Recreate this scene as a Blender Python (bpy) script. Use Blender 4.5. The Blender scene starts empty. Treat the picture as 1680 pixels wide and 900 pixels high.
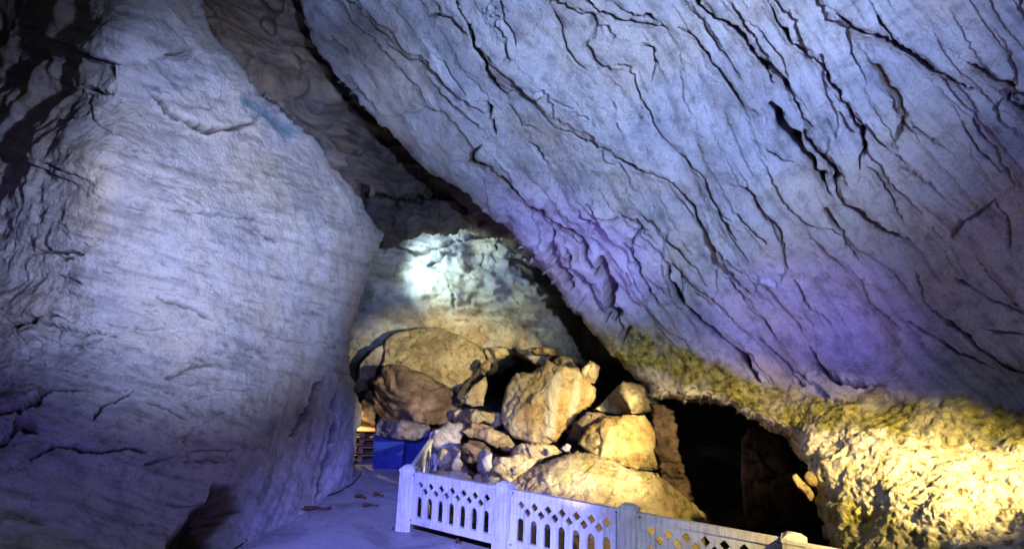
import bpy, bmesh, math, random
import numpy as np
from mathutils import Vector, Matrix

random.seed(7)
S = bpy.context.scene
COL = S.collection

# ------------------------------------------------------------------ camera
EYE = 2.05
FPX = 800.0                       # focal length for a 1680 px wide frame
PITCH, ROLL = math.radians(11.0), math.radians(2.6)
C0 = np.array([0.0, 0.0, EYE])
Fw = np.array([0, math.cos(PITCH), math.sin(PITCH)])
_r = np.array([1.0, 0, 0]); _u = np.cross(_r, Fw)
Rt = _r * math.cos(ROLL) + _u * math.sin(ROLL)
Up = _u * math.cos(ROLL) - _r * math.sin(ROLL)
cam_d = bpy.data.cameras.new("camera"); cam = bpy.data.objects.new("camera", cam_d); COL.objects.link(cam)
cam_d.sensor_width = 36.0; cam_d.lens = FPX / 1680.0 * 36.0
cam_d.clip_start = 0.05; cam_d.clip_end = 500.0
M3 = Matrix((Rt, Up, -Fw)).transposed()
cam.matrix_world = Matrix.Translation(Vector(C0)) @ M3.to_4x4()
S.camera = cam

# ------------------------------------------------------------------ world: dim blue sky added as fill, scene open behind the camera
W = bpy.data.worlds.new("World"); S.world = W; W.use_nodes = True
nt = W.node_tree
sky = nt.nodes.new("ShaderNodeTexSky"); sky.sky_type = 'NISHITA'; sky.sun_disc = False
sky.sun_elevation = math.radians(28); sky.sun_rotation = math.radians(180)
bg = nt.nodes["Background"]; nt.links.new(sky.outputs[0], bg.inputs[0]); bg.inputs[1].default_value = 0.004

S.view_settings.view_transform = 'Standard'; S.view_settings.look = 'None'
S.view_settings.gamma = 1.0; S.view_settings.exposure = 0.2
S.render.engine = 'CYCLES'
S.cycles.use_denoising = True; S.cycles.use_adaptive_sampling = True; S.cycles.adaptive_threshold = 0.02
S.cycles.max_bounces = 4; S.cycles.diffuse_bounces = 3; S.cycles.glossy_bounces = 2
S.cycles.sample_clamp_indirect = 4.0

# ------------------------------------------------------------------ maths helpers
def ray(px, py):
    px = np.asarray(px, float)[..., None]; py = np.asarray(py, float)[..., None]
    return Fw + Rt * (px - 840.0) / FPX + Up * (450.0 - py) / FPX

def at(px, py, depth):
    return C0 + ray(px, py) * np.asarray(depth, float)[..., None]

def on_z(px, py, z=0.0):
    d = ray(px, py); return C0 + d * ((z - EYE) / d[..., 2:3])

def V(a): return Vector([float(x) for x in a])

_rng = np.random.RandomState(11)
_perm = np.concatenate([_rng.permutation(256)] * 3)
_grad = _rng.normal(size=(256, 3)); _grad /= np.linalg.norm(_grad, axis=1)[:, None]

def pnoise(x, y, z):
    x, y, z = np.broadcast_arrays(np.asarray(x, float), np.asarray(y, float), np.asarray(z, float))
    xi, yi, zi = np.floor(x).astype(int), np.floor(y).astype(int), np.floor(z).astype(int)
    xf, yf, zf = x - xi, y - yi, z - zi
    u, v, w = [t * t * t * (t * (t * 6 - 15) + 10) for t in (xf, yf, zf)]
    xi &= 255; yi &= 255; zi &= 255
    out = 0.0
    for dx in (0, 1):
        for dy in (0, 1):
            for dz in (0, 1):
                g = _grad[_perm[_perm[_perm[xi + dx] + yi + dy] + zi + dz]]
                dot = g[..., 0] * (xf - dx) + g[..., 1] * (yf - dy) + g[..., 2] * (zf - dz)
                out = out + dot * (u if dx else 1 - u) * (v if dy else 1 - v) * (w if dz else 1 - w)
    return out * 1.5

def fbm(P, scale, octv=4, gain=0.5, seed=0.0):
    out = 0.0; a = 1.0; f = 1.0 / scale
    for i in range(octv):
        out = out + a * pnoise(P[..., 0] * f + seed + i * 17.3, P[..., 1] * f + i * 5.1, P[..., 2] * f - seed)
        a *= gain; f *= 2.03
    return out

def billow(P, scale, octv=3, gain=0.5, seed=0.0):
    out = 0.0; a = 1.0; f = 1.0 / scale
    for i in range(octv):
        out = out + a * np.abs(pnoise(P[..., 0] * f + seed + i * 7.7, P[..., 1] * f + i * 3.3, P[..., 2] * f + seed))
        a *= gain; f *= 2.1
    return out

def sstep(a, b, x):
    t = np.clip((x - a) / (b - a), 0, 1); return t * t * (3 - 2 * t)

def tps(ctrl):
    c = np.array(ctrl, float); xy = c[:, :2] / 1000.0; w = 1.0 / c[:, 2]; n = len(c)
    d2 = ((xy[:, None] - xy[None]) ** 2).sum(-1)
    K = np.where(d2 > 0, d2 * np.log(d2 + 1e-12) * 0.5, 0) + np.eye(n) * 0.004
    A = np.zeros((n + 3, n + 3)); Pm = np.c_[np.ones(n), xy]
    A[:n, :n] = K; A[:n, n:] = Pm; A[n:, :n] = Pm.T
    sol = np.linalg.solve(A, np.r_[w, 0, 0, 0])
    def f(px, py):
        x, y = px / 1000.0, py / 1000.0
        out = sol[n] + sol[n + 1] * x + sol[n + 2] * y
        for i in range(n):
            d = (x - xy[i, 0]) ** 2 + (y - xy[i, 1]) ** 2
            out = out + sol[i] * d * np.log(d + 1e-12) * 0.5
        return 1.0 / np.clip(out, 0.03, 2.0)
    return f

def chaikin(pts, n=1, closed=True):
    p = np.array(pts, float)
    for _ in range(n):
        q = np.roll(p, -1, 0)
        p = np.stack([0.75 * p + 0.25 * q, 0.25 * p + 0.75 * q], 1).reshape(-1, 2)
    return p

def roughen(pts, amp, step, seed):
    """walk an outline in even steps and push it in and out a little"""
    p = np.array(pts, float); out = []
    for a, b in zip(p, np.roll(p, -1, 0)):
        n = max(1, int(np.hypot(*(b - a)) / step))
        for i in range(n): out.append(a + (b - a) * i / n)
    o = np.array(out); t = np.roll(o, -1, 0) - np.roll(o, 1, 0)
    nrm = np.stack([t[:, 1], -t[:, 0]], 1); nrm /= np.linalg.norm(nrm, axis=1)[:, None] + 1e-9
    k = pnoise(o[:, 0] / 14 + seed, o[:, 1] / 14, seed) + 0.6 * pnoise(o[:, 0] / 6, o[:, 1] / 6 + seed, 0.3)
    return o + nrm * (amp * k)[:, None]

def poly_sd(px, py, poly):
    """signed pixel distance (positive outside) and nearest outline point"""
    best = np.full(px.shape, 1e18); nx = np.zeros(px.shape); ny = np.zeros(px.shape)
    inside = np.zeros(px.shape, bool)
    for (ax, ay), (bx, by) in zip(poly, np.roll(poly, -1, 0)):
        ex, ey = bx - ax, by - ay; L = ex * ex + ey * ey + 1e-12
        t = np.clip(((px - ax) * ex + (py - ay) * ey) / L, 0, 1)
        qx, qy = ax + t * ex, ay + t * ey
        d = (px - qx) ** 2 + (py - qy) ** 2
        m = d < best
        best = np.where(m, d, best); nx = np.where(m, qx, nx); ny = np.where(m, qy, ny)
        c = (ay > py) != (by > py)
        if abs(ey) > 1e-9: inside ^= c & (px < ex * (py - ay) / ey + ax)
    d = np.sqrt(best)
    return np.where(inside, -d, d), nx, ny

GRID = [None, None]; BRN = [None]
def cracks_field(px, py, cracks, warp=1.0):
    """grooves traced as (width, depth, step, brown, points); returns groove, step and near-black shade-and-stain fields"""
    wx = px + warp * (5 * pnoise(px / 34, py / 34, 0.5) + 3.0 * pnoise(px / 11, py / 11, 3.5) + 1.8 * pnoise(px / 5, py / 5, 6.5))
    wy = py + warp * (5 * pnoise(px / 34, py / 34, 7.5) + 3.0 * pnoise(px / 11, py / 11, 9.5) + 1.8 * pnoise(px / 5, py / 5, 1.5))
    wid = np.clip(0.85 + 1.1 * pnoise(px / 26, py / 26, 5.5) + 0.5 * pnoise(px / 9, py / 9, 2.5), 0.22, 1.9)
    groove = np.zeros(px.shape); stp = np.zeros(px.shape); soil_shade = np.zeros(px.shape); BRN[0] = np.zeros(px.shape)
    xs, ys = GRID
    for w, dep, st, br, pts in cracks:
        w = w * 1.12 + 0.6
        p = np.array(pts, float); mrg = 95
        i0, i1 = np.searchsorted(xs, [p[:, 0].min() - mrg, p[:, 0].max() + mrg])
        j0, j1 = np.searchsorted(ys, [p[:, 1].min() - mrg, p[:, 1].max() + mrg])
        if i1 - i0 < 2 or j1 - j0 < 2: continue
        sl = (slice(j0, j1), slice(i0, i1)); X, Y = wx[sl], wy[sl]
        seg = np.hypot(*(p[1:] - p[:-1]).T); cum = np.r_[0, np.cumsum(seg)]; tot = cum[-1]
        best = np.full(X.shape, 1e9); side = np.zeros(X.shape); rr = np.full(X.shape, 1e9); tp = np.zeros(X.shape)
        for k in range(len(p) - 1):
            a, e = p[k], p[k + 1] - p[k]; L = e @ e + 1e-9
            t = np.clip(((X - a[0]) * e[0] + (Y - a[1]) * e[1]) / L, 0, 1)
            d = np.hypot(X - a[0] - t * e[0], Y - a[1] - t * e[1])
            s = (cum[k] + t * seg[k]) / tot
            tap = np.minimum(1, np.minimum(5 * s + 0.3, 5 * (1 - s) + 0.3))
            r = d / (0.5 * w * tap * wid[sl])
            m = d < best
            best = np.where(m, d, best); rr = np.where(m, r, rr); tp = np.where(m, tap, tp)
            side = np.where(m, np.sign((X - a[0]) * e[1] - (Y - a[1]) * e[0]), side)
        g = np.clip(1 - rr, 0, 1) ** 0.6 * dep * (0.4 + 0.6 * tp)
        groove[sl] = np.maximum(groove[sl], g)
        stp[sl] += 0.7 * st * side * np.exp(-best / 42.0) * tp * (1 - np.exp(-(best / (0.9 * w)) ** 2))
        soil_shade[sl] = np.maximum(soil_shade[sl], 0.9 * min(1, 0.3 + w / 8) * min(1, dep / .14) * (1 - 0.7 * br) * np.clip(1.5 - 1.5 * rr, 0, 1))
        BRN[0][sl] = np.maximum(BRN[0][sl], min(1, 1.2 * br) * np.clip(1.6 - rr, 0, 1))
    return groove, stp, soil_shade

def link(o, parent=None):
    COL.objects.link(o)
    if parent is not None: o.parent = parent
    return o

def tag(o, label=None, cat=None, group=None, kind=None):
    if label: o["label"] = label
    if cat: o["category"] = cat
    if group: o["group"] = group
    if kind: o["kind"] = kind
    return o

def mesh_np(name, P, quads, mats, attrs=None, smooth=True, parent=None):
    me = bpy.data.meshes.new(name)
    me.vertices.add(len(P)); me.vertices.foreach_set("co", np.asarray(P, np.float32).ravel())
    n = len(quads); me.loops.add(n * 4); me.loops.foreach_set("vertex_index", np.asarray(quads, np.int32).ravel())
    me.polygons.add(n); me.polygons.foreach_set("loop_start", np.arange(0, n * 4, 4, dtype=np.int32))
    me.polygons.foreach_set("use_smooth", np.full(n, smooth))
    me.update(calc_edges=True)
    for k, a in (attrs or {}).items():
        a = np.asarray(a, np.float32); at_ = me.attributes.new(k, 'FLOAT_COLOR', 'POINT')
        at_.data.foreach_set("color", np.c_[np.clip(a, 0.004, 0.85), np.ones(len(a), np.float32)].astype(np.float32).ravel())
    me.materials.append(mats)
    return link(bpy.data.objects.new(name, me), parent)

def axis(lo, hi, f0, f1, sp, spo):
    a = []; x = lo
    while x < hi:
        a.append(x)
        out = 0 if f0 <= x <= f1 else min(abs(x - f0), abs(x - f1))
        x += sp + (spo - sp) * min(1, out / 120.0)
    a.append(hi); return np.array(a)

def rock(name, outline, ctrl, mat, sp=2.0, rnd=(20, 0.3), skirt=(12, 1.0, 0.0), disp=None, close=False, parent=None, frame=(-8, 1688, -8, 908)):
    """a rock face: outline and depths seen from the path, rounded at its rim, carried on behind the rim, then displaced"""
    poly = np.array(outline, float); sk = skirt[0]
    lo, hi = poly.min(0) - sk - sp, poly.max(0) + sk + sp
    xs = axis(lo[0], hi[0], frame[0], frame[1], sp, sp * 5); ys = axis(lo[1], hi[1], frame[2], frame[3], sp, sp * 5)
    px, py = np.meshgrid(xs, ys); GRID[:] = [xs, ys]
    sd, qx, qy = poly_sd(px, py, poly)
    keep = sd < sk
    out = sd > 0
    s = np.clip(sd / sk, 0, 1)
    cx, cy = poly.mean(0)
    df = tps(ctrl) if isinstance(ctrl, list) else ctrl
    if close:
        k = 1 - np.cos(s * math.pi / 2); back = np.sin(s * math.pi / 2) * skirt[1]
        ox, oy = qx + (cx - qx) * k, qy + (cy - qy) * k
    else:
        dx, dy = qx - px, qy - py; L = np.hypot(dx, dy) + 1e-6
        ox, oy = qx + dx / L * skirt[2] * s, qy + dy / L * skirt[2] * s
        back = s ** 1.3 * skirt[1]
    ux, uy = np.where(out, ox, px), np.where(out, oy, py)
    t = np.clip(-sd / rnd[0], 0, 1)
    dep = df(ux, uy) + np.where(out, rnd[1] + back, rnd[1] * (1 - np.sqrt(1 - (1 - t) ** 2)))
    P = at(ux, uy, dep)
    ty, tx = np.gradient(P, axis=0), np.gradient(P, axis=1)
    N = np.cross(tx, ty); N /= np.linalg.norm(N, axis=-1)[..., None] + 1e-9
    flip = ((N * (C0 - P)).sum(-1) < 0) & ~out
    if flip.mean() > 0.3 * (~out).mean(): N = -N
    attrs = {}
    if disp:
        h, attrs = disp(P, ux, uy, N, sd)
        P = P + N * h[..., None]
    idx = np.arange(px.size).reshape(px.shape)
    f = keep[:-1, :-1] & keep[1:, :-1] & keep[:-1, 1:] & keep[1:, 1:]
    q = np.stack([idx[:-1, :-1], idx[1:, :-1], idx[1:, 1:], idx[:-1, 1:]], -1)[f]
    used = np.unique(q); rm = np.zeros(px.size, int); rm[used] = np.arange(len(used))
    return mesh_np(name, P.reshape(-1, 3)[used], rm[q], mat, {k: a.reshape(-1, 3)[used] for k, a in attrs.items()}, parent=parent)

# ------------------------------------------------------------------ materials
def srgb(h):
    c = [int(h[i:i + 2], 16) / 255 for i in (0, 2, 4)]
    return tuple(((x + 0.055) / 1.055) ** 2.4 if x > 0.04045 else x / 12.92 for x in c) + (1,)

class Mat:
    def __init__(s, name, rough=0.85, spec=0.3):
        s.m = bpy.data.materials.new(name); s.m.use_nodes = True; s.t = s.m.node_tree
        s.b = s.t.nodes["Principled BSDF"]; s.b.inputs["Roughness"].default_value = rough
        s.b.inputs["Specular IOR Level"].default_value = spec
        s.co = s.t.nodes.new("ShaderNodeTexCoord").outputs["Object"]
    def n(s, kind, **kw):
        o = s.t.nodes.new(kind)
        for k, v in kw.items():
            if k in o.inputs: 
                if hasattr(v, "is_linked"): s.t.links.new(v, o.inputs[k])
                else: o.inputs[k].default_value = v
            else: setattr(o, k, v)
        return o
    def mapped(s, scale=(1, 1, 1), rot=(0, 0, 0)):
        return s.n("ShaderNodeMapping", Vector=s.co, Scale=scale, Rotation=rot).outputs[0]
    def noise(s, scale, detail=4, rough=0.55, vec=None, dist=0.0):
        return s.n("ShaderNodeTexNoise", Vector=vec or s.co, Scale=scale, Detail=detail, Roughness=rough, Distortion=dist).outputs["Fac"]
    def ramp(s, fac, stops):
        r = s.n("ShaderNodeValToRGB", Fac=fac); e = r.color_ramp.elements
        e[0].position, e[0].color = stops[0]; e[1].position, e[1].color = stops[-1]
        for p, c in stops[1:-1]:
            x = e.new(p); x.color = c
        return r.outputs[0]
    def mix(s, fac, a, b, mode='MIX'):
        o = s.t.nodes.new("ShaderNodeMix"); o.data_type = 'RGBA'; o.blend_type = mode
        for i, v in ((0, fac), (6, a), (7, b)):
            if hasattr(v, "is_linked"): s.t.links.new(v, o.inputs[i])
            else: o.inputs[i].default_value = v
        return o.outputs[2]
    def math(s, op, a, b=0.0):
        o = s.t.nodes.new("ShaderNodeMath"); o.operation = op; o.use_clamp = False
        for i, v in ((0, a), (1, b)):
            if hasattr(v, "is_linked"): s.t.links.new(v, o.inputs[i])
            else: o.inputs[i].default_value = v
        return o.outputs[0]
    def attr(s, name):
        o = s.t.nodes.new("ShaderNodeAttribute"); o.attribute_name = name; return o.outputs["Fac"]
    def color(s, v):
        if hasattr(v, "is_linked"): s.t.links.new(v, s.b.inputs["Base Color"])
        else: s.b.inputs["Base Color"].default_value = v
    def bump(s, h, strength=0.5, dist=0.02):
        o = s.n("ShaderNodeBump", Height=h, Strength=strength, Distance=dist)
        s.t.links.new(o.outputs[0], s.b.inputs["Normal"])

G = lambda v: (v, v, v, 1)
def stops(*a): return [(a[i], a[i + 1]) for i in range(0, len(a), 2)]

def ramp_np(x, *st):
    xs = [st[k] for k in range(0, len(st), 2)]; cs = np.array([st[k][:3] if len(st[k]) > 3 else st[k] for k in range(1, len(st), 2)])
    return np.stack([np.interp(x, xs, cs[:, k]) for k in range(3)], -1)

def blend(c, d, f):
    f = np.clip(f, 0, 1)[..., None]; return c * (1 - f) + np.asarray(d) * f

def limestone_col(P, px, py, pale, mid, warm, s, t, soil_shade, brown, moss, calcite, vein=0.5):
    """mineral colour of the rock: patches, veins along the bedding, painted shade and stain in cracks and gaps, algae and calcite"""
    c = ramp_np(fbm(P, 1.7, 4, 0.55, 90.0), -0.5, mid, 0.0, pale, 0.5, warm)
    c = c * np.interp(pnoise(s / 120, t / 15, 3.1) + 0.6 * pnoise(s / 45, t / 7, 8.1), [-0.8, -0.1, 0.7], [0.62, 0.98, 1.12])[..., None]
    for sx, sy, th, k, zz in ((60, 9, .05, .6, 1.0), (110, 22, .03, .7, 2.0), (26, 7, .07, .45, 3.0)):
        n = pnoise(s / sx + 0.2 * pnoise(px / 50, py / 50, zz), t / sy + 0.25 * pnoise(px / 30, py / 30, zz + 4) + 0.1 * pnoise(px / 9, py / 9, zz), zz * 3.3)
        v = np.clip(1 - np.abs(n) / th, 0, 1) * sstep(-0.05, 0.4, pnoise(px / 75 + zz * 9, py / 75, zz))
        c = c * (1 - vein * k * v)[..., None]
    fk = sstep(0.28, 0.55, pnoise(s / 17, t / 4.6, 4.4)) * sstep(-0.15, 0.3, pnoise(px / 55, py / 55, 9.9)) + 0.7 * sstep(0.36, 0.55, pnoise(s / 7, t / 3.6, 1.4)) * sstep(0.0, 0.4, pnoise(px / 90, py / 90, 2.9))
    c = c * (1 - 0.85 * vein * np.clip(fk, 0, 1))[..., None]
    c = c * np.interp(fbm(P, 0.16, 4, 0.65, 17.0), [-0.9, -0.25, 0.2, 0.8], [0.68, 0.95, 1.02, 1.08])[..., None]
    c = blend(c, ramp_np(fbm(P, 0.25, 3, 0.6, 7.0), -0.5, (0.06, 0.04, 0.025), 0.5, (0.19, 0.13, 0.075)), brown)
    mc = ramp_np(fbm(P, 0.10, 4, 0.65, 27.0), -0.7, (0.05, 0.048, 0.010), 0.0, (0.26, 0.24, 0.04), 0.7, (0.48, 0.43, 0.15))
    c = blend(c, mc, moss)
    cc = ramp_np(fbm(P, 0.075, 4, 0.68, 37.0), -0.85, (0.10, 0.08, 0.03), -0.45, (0.45, 0.39, 0.22), 0.0, (0.72, 0.68, 0.55), 0.7, (0.8, 0.77, 0.68))
    c = blend(c, cc, calcite)
    return blend(c, (0.020, 0.014, 0.012), soil_shade)  # near-black for stain and for shade painted into cracks and gaps

def boulder_col(P, px, py, a, b, d, seed, moss=None, flow=None):
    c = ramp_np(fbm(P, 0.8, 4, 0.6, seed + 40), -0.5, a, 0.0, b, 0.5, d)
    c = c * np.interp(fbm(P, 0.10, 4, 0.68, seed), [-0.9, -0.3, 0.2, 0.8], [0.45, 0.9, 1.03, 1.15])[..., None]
    n = fbm(P, 0.35, 3, 0.6, seed + 9); c = c * (1 - 0.6 * np.clip(1 - np.abs(n) / .03, 0, 1) * sstep(0, .3, fbm(P, .6, 2, .5, seed + 3)))[..., None]
    if moss is not None: c = blend(c, ramp_np(fbm(P, .12, 3, .6, seed), -.5, (.04, .05, .01), .5, (.26, .27, .05)), moss)
    if flow is not None: c = blend(c, (.62, .56, .42), flow)
    return c

def rock_mat(name, rough=0.82, spec=0.25, bump=0.75, speck=0.55):
    m = Mat(name, rough, spec)
    a = m.t.nodes.new("ShaderNodeAttribute"); a.attribute_name = "col"
    f = m.noise(38, 5, 0.72)
    m.color(m.mix(speck, a.outputs["Color"], m.ramp(f, stops(0.3, G(0.4), 0.46, G(0.96), 0.7, G(1.12))), 'MULTIPLY'))
    m.bump(f if bump < 0.75 else m.math('ADD', f, m.math('MULTIPLY', m.noise(8, 6, 0.7), 1.6)), bump, 0.05)
    return m.m
M_rock = rock_mat("cave_limestone"); M_boulder = rock_mat("boulder_stone", 0.88, 0.2, 1.0, 0.65)
M_tan = ((0.31, 0.23, 0.12), (0.43, 0.35, 0.20), (0.52, 0.44, 0.28))
M_ochre = ((0.38, 0.24, 0.09), (0.47, 0.36, 0.18), (0.55, 0.47, 0.29))
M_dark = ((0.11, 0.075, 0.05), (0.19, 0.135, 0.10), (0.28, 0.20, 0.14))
M_grey = ((0.25, 0.22, 0.21), (0.36, 0.33, 0.32), (0.45, 0.42, 0.40))
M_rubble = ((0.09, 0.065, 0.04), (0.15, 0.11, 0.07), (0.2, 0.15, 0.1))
BROWN3 = ((0.125, 0.105, 0.085), (0.06, 0.055, 0.05), (0.15, 0.115, 0.075))

m = Mat("path_concrete", 0.6, 0.4)
c = m.ramp(m.noise(1.1, 7, 0.65, dist=0.8), stops(0.3, (0.15, 0.15, 0.16, 1), 0.48, (0.32, 0.32, 0.34, 1), 0.75, (0.44, 0.43, 0.44, 1)))
c = m.mix(0.5, c, m.ramp(m.noise(9, 8, 0.7), stops(0.33, G(0.5), 0.47, G(1.0))), 'MULTIPLY')
m.color(c); m.bump(m.math('ADD', m.noise(6, 8, 0.6), m.math('MULTIPLY', m.noise(90, 4, 0.6), 0.15)), 0.4, 0.03); M_path = m.m

m = Mat("white_fence_plastic", 0.42, 0.5)
c = m.ramp(m.noise(2.2, 7, 0.65, dist=0.6), stops(0.32, (0.50, 0.49, 0.47, 1), 0.5, (0.68, 0.68, 0.68, 1), 0.7, (0.74, 0.74, 0.74, 1)))
drip = m.noise(1.0, 6, 0.65, vec=m.mapped((30, 30, 2.5)))
c = m.mix(0.6, c, m.ramp(drip, stops(0.33, (0.32, 0.29, 0.25, 1), 0.5, G(1.0))), 'MULTIPLY')
c = m.mix(0.5, c, m.ramp(m.noise(11, 8, 0.75, dist=1.0), stops(0.33, (0.3, 0.27, 0.22, 1), 0.43, G(1.0))), 'MULTIPLY')
m.color(c); m.bump(m.noise(40, 5, 0.6), 0.12, 0.01); M_fence = m.m

m = Mat("blue_bin_plastic", 0.3, 0.5)
m.color(m.ramp(m.noise(4, 6, 0.6), stops(0.3, (0.004, 0.014, 0.10, 1), 0.7, (0.008, 0.03, 0.2, 1)))); m.bump(m.noise(12, 4), 0.1, 0.01); M_bin = m.m

m = Mat("weathered_wood", 0.75, 0.3)
m.color(m.ramp(m.noise(1, 8, 0.65, vec=m.mapped((2, 25, 25)), dist=0.4), stops(0.3, (0.15, 0.08, 0.035, 1), 0.6, (0.36, 0.23, 0.11, 1)))); M_wood = m.m

m = Mat("dry_leaf", 0.8, 0.2); m.color(m.ramp(m.noise(30, 4), stops(0.3, (0.06, 0.03, 0.015, 1), 0.7, (0.18, 0.09, 0.04, 1)))); M_leaf = m.m
m = Mat("black_rubber", 0.55, 0.4); m.color(m.ramp(m.noise(20, 3), stops(0.3, G(0.012), 0.7, G(0.022)))); M_black = m.m
m = Mat("lamp_housing", 0.45, 0.5); m.color(m.ramp(m.noise(20, 3), stops(0.3, G(0.03), 0.7, G(0.05)))); M_house = m.m

# ------------------------------------------------------------------ the overhanging right wall and the mossy ledge at its foot
SLAB_CRACKS = [
 (9, .30, .05, 0, [(735,-30),(750,12),(765,35),(775,65),(790,95),(810,125),(823,148)]),
 (4, .14, .03, 0, [(822,133),(850,142),(870,170),(900,200),(950,222),(1000,245),(1030,270),(1060,285)]),
 (5, .16, .02, 0, [(798,172),(808,200),(812,225)]),
 (10, .20, .07, .9, [(790,240),(770,258),(775,270),(800,278),(815,295),(845,315),(870,340),(910,365),(940,385),(965,412)]),
 (4, .10, .02, 0, [(700,35),(740,32),(755,45),(758,60)]),
 (4, .12, .02, 0, [(815,-20),(828,30),(845,50),(852,70)]),
 (5, .16, .02, 0, [(860,230),(880,248),(895,270)]),
 (4, .10, .03, 0, [(930,-25),(985,22),(1010,30),(1050,45)]),
 (4, .08, .02, 0, [(825,170),(845,190),(850,205),(880,215)]),
 (3, .08, .02, 0, [(910,160),(940,180),(970,190)]),
 (4, .12, .03, .3, [(860,330),(900,360),(920,385),(960,420)]),
 (4, .12, .03, 0, [(955,350),(980,375),(1000,385)]),
 (4, .12, .03, 0, [(968,325),(985,345),(1005,352),(1045,355),(1060,375),(1040,390),(1040,410)]),
 (26, .9, .2, .5, [(985,425),(1000,470),(1005,520),(1028,570),(1052,612)]),
 (13, .5, .12, .3, [(905,385),(900,420),(912,452),(930,480)]),
 (15, .55, .14, .3, [(925,412),(935,440),(952,470),(968,505),(985,535)]),
 (9, .35, .08, 0, [(948,400),(962,430),(978,450)]),
 (5, .16, .05, .2, [(1000,240),(1020,260),(1045,275),(1080,290),(1110,310),(1135,340),(1145,370),(1165,400),(1182,425)]),
 (7, .22, .06, 0, [(1120,-25),(1160,25),(1180,35),(1205,50),(1225,80),(1250,105),(1280,125),(1300,160),(1325,195),(1335,207)]),
 (7, .20, .03, .4, [(1245,102),(1258,118),(1266,142)]),
 (17, .70, .06, 0, [(1267,173),(1285,205),(1305,235),(1325,265),(1345,290),(1363,320)]),
 (8, .22, .07, .4, [(1320,210),(1320,225),(1335,245),(1360,270),(1378,288),(1370,305),(1385,330),(1410,355),(1440,378),(1465,390),(1488,398)]),
 (4, .12, .03, 0, [(1110,55),(1140,70),(1155,90),(1170,115),(1190,140),(1215,170),(1240,192)]),
 (7, .20, .07, 0, [(1250,-10),(1280,40),(1300,70),(1330,92),(1355,115),(1375,150),(1395,180),(1410,215),(1420,243),(1410,260),(1410,282)]),
 (10, .05, .06, .7, [(1420,90),(1445,125),(1470,160),(1485,190),(1475,215),(1465,235)]),
 (10, .18, .10, .6, [(1375,15),(1410,45),(1450,65),(1490,85),(1520,110),(1555,130),(1592,152)]),
 (6, .16, .03, 0, [(1440,20),(1455,50),(1475,75)]),
 (10, .20, .10, .5, [(1590,100),(1630,130),(1690,158)]),
 (12, .30, .06, 0, [(1645,163),(1690,190)]),
 (5, .14, .03, 0, [(1000,0),(1040,28),(1078,33)]),
 (5, .14, .03, 0, [(995,28),(1050,45),(1085,48),(1098,55)]),
 (4, .10, .04, .3, [(1195,300),(1235,315),(1245,335),(1265,355),(1285,380),(1288,410)]),
 (6, .12, .04, .5, [(1355,345),(1370,370),(1390,400),(1405,430)]),
 (4, .10, .03, 0, [(1255,245),(1280,265),(1300,272)]),
 (7, .04, .05, .6, [(1630,330),(1590,355),(1560,395)]),
 (5, .06, .05, .5, [(1625,330),(1650,360),(1660,400)]),
 (5, .14, .04, 0, [(1590,200),(1620,240),(1650,290),(1660,312)]),
 (5, .14, .04, 0, [(1570,205),(1600,255),(1640,290)]),
 (4, .09, .03, 0, [(1420,275),(1450,305),(1465,340),(1480,370)]),
 (6, .16, .07, .2, [(1325,560),(1345,600),(1365,620),(1400,628),(1460,640)]),
 (5, .13, .05, 0, [(1500,445),(1520,490),(1530,508),(1560,530),(1610,570),(1650,600),(1690,614)]),
 (4, .10, .04, 0, [(1570,450),(1600,470),(1630,490),(1690,518)]),
 (4, .10, .04, .2, [(1480,520),(1530,550),(1570,575),(1600,590),(1640,610)]),
 (9, .25, .10, .2, [(1095,432),(1098,455),(1112,490),(1150,530),(1200,570),(1225,600),(1247,626)]),
 (6, .15, .05, 0, [(1030,395),(1050,430),(1062,470),(1080,505)]),
 (4, .10, .04, 0, [(1405,450),(1430,500),(1480,540)]),
 (4, .10, .03, 0, [(1610,535),(1650,540),(1690,552)]),
 (4, .10, .04, 0, [(1150,300),(1180,340),(1195,380),(1230,420)]),
 (4, .08, .04, 0, [(1110,250),(1150,290),(1170,330),(1200,360)]),
 (4, .09, .04, 0, [(1070,350),(1090,390),(1130,430),(1160,470)]),
 (4, .09, .04, 0, [(1300,450),(1320,490),(1360,530)]),
 (3, .08, .03, 0, [(660,95),(690,110),(720,125),(760,165)]),
 (3, .07, .03, 0, [(720,100),(745,125),(765,155)]),
 (4, .09, .03, 0, [(900,20),(915,55),(930,90),(960,120)]),
 (3, .08, .03, 0, [(1045,75),(1070,85),(1075,110),(1065,145)]),
 (3, .08, .03, 0, [(1000,165),(1010,190),(1020,215)]),
]
SLAB_EDGE = [(470,-180),(500,-20),(508,30),(516,75),(545,120),(585,165),(625,205),(668,248),(700,272),(735,292),(770,318),
  (800,352),(832,368),(850,400),(880,438),(905,465),(935,505),(965,535),(1000,575),(1030,610),(1056,630)]
SHADOW_HOLE_EDGE = [(1058,648),(1085,655),(1130,662),(1175,660),(1205,672),(1228,690),(1234,686),(1262,702),(1280,706),(1300,724),(1308,748),(1326,768),(1330,786),
  (1350,806),(1338,826),(1346,850),(1364,858),(1358,876),(1376,905),(1400,1010),(1430,1150)]  # added hole, cut in the wall to stand for a cast shadow
SLAB_OUT = SLAB_EDGE + SHADOW_HOLE_EDGE + [(2050,1150),(2050,-180)]
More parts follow.
